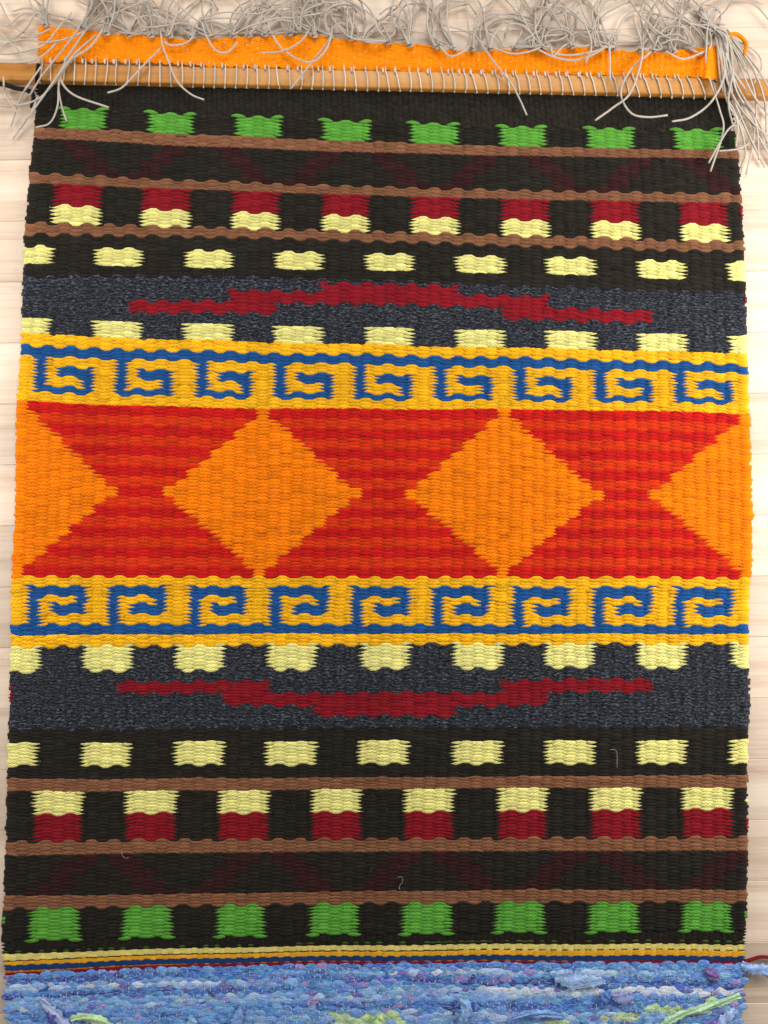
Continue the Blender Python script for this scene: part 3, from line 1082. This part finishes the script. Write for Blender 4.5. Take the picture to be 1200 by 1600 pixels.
# ------------------------------------------------------------------ rag ends that stand out of the band
def tuft(poly, col, lift=0.006, seed=0):
    """A crumpled, frayed end of torn cloth: a path of (x, y, half width)."""
    n, m = 26, 13
    r = np.random.default_rng(seed)
    P = spline([(x, y, w) for x, y, w in poly], n)
    T = np.gradient(P[:, :2], axis=0); T /= np.linalg.norm(T, axis=1)[:, None] + 1e-9
    N = np.stack([-T[:, 1], T[:, 0]], -1)
    V, c, yv = [], [], []
    a1, a2, a3 = r.uniform(0, 6, 3)
    wl = r.uniform(0.65, 1.2, n); wr_ = r.uniform(0.65, 1.2, n)
    for i in range(n):
        for j in range(m):
            q = j / (m - 1) * 2 - 1
            w = P[i, 2] * (wl[i] if q < 0 else wr_[i])
            wv = 0.6 * math.sin(q * 5 + i * 0.35 + a1) + 0.5 * math.sin(i * 0.8 + q * 2 + a2) + 0.6 * abs(math.sin(q * 3.3 + 0.22 * i + a3)) + r.normal(0, 0.12)
            e = max(0, (i - n + 4) / 3.0) * r.uniform(-1, 2.5)
            x = P[i, 0] + N[i, 0] * q * w + T[i, 0] * e; y = P[i, 1] + N[i, 1] * q * w + T[i, 1] * e
            s_ = i / (n - 1)
            V.append(W(x, y, 0.0078 + lift * (0.10 + 0.4 * math.sin(s_ * 3.0)) * (1 - 0.6 * q * q) + 0.0009 * wv))
            g = 0.9 + 0.16 * math.sin(i * 0.7 + a2 + q) + r.normal(0, 0.06)
            yv.append((i * 0.45 + seed * 7.1, q * 1.6, 0))
            c.append((col[0] * g, col[1] * g, col[2] * g, 1))
    F = [(i * m + j, i * m + j + 1, (i + 1) * m + j + 1, (i + 1) * m + j) for i in range(n - 1) for j in range(m - 1)]
    link('rag_tuft', mesh_np('rag_tuft', np.array(V), np.array(F), {'rag': ('FLOAT_COLOR', np.array(c)), 'yarn': ('FLOAT_VECTOR', np.array(yv))}), M['rag'], weaving)
TUFTS = [
    ([(868, 1526, 8), (895, 1532, 14), (930, 1533, 10), (945, 1536, 3)], rgb(150, 186, 228)),
    ([(1104, 1512, 4), (1112, 1522, 9), (1122, 1530, 5)], rgb(120, 70, 150)),
    ([(940, 1572, 4), (946, 1558, 8), (952, 1548, 4)], rgb(70, 130, 210)),
    ([(958, 1556, 6), (975, 1560, 10), (990, 1562, 5)], rgb(150, 160, 215)),
    ([(718, 1558, 5), (728, 1572, 9), (724, 1592, 7), (716, 1606, 4)], rgb(130, 180, 225)),
    ([(585, 1620, 12), (592, 1600, 10), (594, 1584, 3)], rgb(200, 226, 140)),
    ([(64, 1562, 4), (80, 1580, 9), (100, 1605, 12), (110, 1630, 10)], rgb(176, 190, 228)),
    ([(110, 1592, 5), (135, 1590, 8), (165, 1600, 8), (190, 1620, 6)], rgb(196, 226, 160)),
    ([(70, 1575, 4), (82, 1592, 8), (90, 1615, 8)], rgb(60, 70, 170)),
    ([(380, 1570, 3), (372, 1590, 9), (362, 1620, 9)], rgb(120, 170, 226)),
    ([(298, 1586, 4), (300, 1600, 8), (302, 1625, 8)], rgb(140, 190, 232)),
    ([(1020, 1612, 8), (1060, 1588, 7), (1105, 1574, 7), (1156, 1556, 5)], rgb(186, 224, 170)),
    ([(1112, 1620, 9), (1130, 1595, 9), (1150, 1578, 5)], rgb(168, 196, 240)),
    ([(1085, 1630, 6), (1100, 1606, 8), (1125, 1592, 4)], rgb(100, 84, 180)),
    ([(1158, 1506, 5), (1175, 1514, 8), (1195, 1516, 9), (1215, 1526, 7)], rgb(150, 186, 236)),
    ([(800, 1590, 4), (840, 1584, 7), (880, 1590, 4)], rgb(120, 160, 225)),
]
for q, (pl, cc) in enumerate(TUFTS): tuft(pl, cc, 0.004 + 0.003 * ((q * 37) % 10) / 10, q)
# warp threads that show between the rag bumps: too small to pick apart singly
wr = random.Random(9)
VV, FF, YY, nv = [], [], [], 0
for i in range(2 * NW + 1):
    for row in range(RAGR):
        if wr.random() < 0.55 + 0.35 * math.sin(i * 0.21 + row): continue
        u = i / 2.0 + 0.25
        t0 = (row + wr.random()) / RAGR
        X, Y = fabric(np.array([u, u, u]), np.array([58] * 3), np.array([t0, t0 + 0.22 / RAGR, t0 + 0.45 / RAGR]))
        V, F, ya = tube_arrays([W(X[q], Y[q], z) for q, z in enumerate((0.0066, 0.0077, 0.0066))], 0.0004, 4)
        VV.append(V); FF.append(F + nv); YY.append(ya); nv += len(V)
VV = np.vstack(VV)
o = link('warp_flecks', mesh_np('warp_flecks', VV, np.vstack(FF), {'yarn': ('FLOAT_VECTOR', np.vstack(YY)), 'tone': ('FLOAT', np.full(len(VV), 0.6))}), M['warp'], weaving)
o['kind'] = 'stuff'

# loose fibres of the wool standing out of the cloth: nobody could count them
fz = random.Random(77)
VV, FF, YY, TT, nv = [], [], [], [], 0
for q in range(2200):
    x = fz.uniform(20, 1160); y = fz.uniform(160, 1480)
    a = fz.gauss(0, 0.9); L = fz.uniform(4, 13); bnd = fz.gauss(0, 0.5)
    P = []
    for m in range(4):
        P.append(W(x, y, 0.0074 + 0.0014 * math.sin(m * 1.05) + fz.random() * 0.0004))
        x += math.cos(a) * L / 3; y += math.sin(a) * L / 3; a += bnd
    V, F, ya = tube_arrays(np.array(P), 0.00007, 4)
    VV.append(V); FF.append(F + nv); YY.append(ya); TT.append(np.full(len(V), fz.random())); nv += len(V)
o = link('wool_fuzz', mesh_np('wool_fuzz', np.vstack(VV), np.vstack(FF), {'yarn': ('FLOAT_VECTOR', np.vstack(YY)), 'tone': ('FLOAT', np.concatenate(TT))}), twine('loose_wool_fibre', rgb(112, 98, 84), 0.9, 0.05), weaving)
o['kind'] = 'stuff'

# ------------------------------------------------------------------ lint on the cloth
def lint(pts, label, rad=0.00017):
    P2 = spline([(x, y, 0) for x, y in pts], 16)
    P = [W(p[0], p[1], 0.0105 + 0.0008 * math.sin(i)) for i, p in enumerate(P2)]
    o = tube('lint_fibre', np.array(P), rad, M['twine'], None, sides=5, tone=0.6)
    o['label'] = label; o['category'] = 'lint'; o['group'] = 'loose fibres on the tapestry'
lint([(190, 1327), (191, 1336), (196, 1341), (201, 1340)], 'short pale hooked fibre on the lower brown stripe near the left edge')
lint([(621, 1371), (627, 1370), (629, 1377), (624, 1385), (625, 1391)], 'pale S-curled fibre on the dark band above the lower green blocks')
lint([(953, 1172), (960, 1171), (964, 1178), (964, 1200)], 'pale hook-shaped fibre between two small cream blocks in the lower black band')
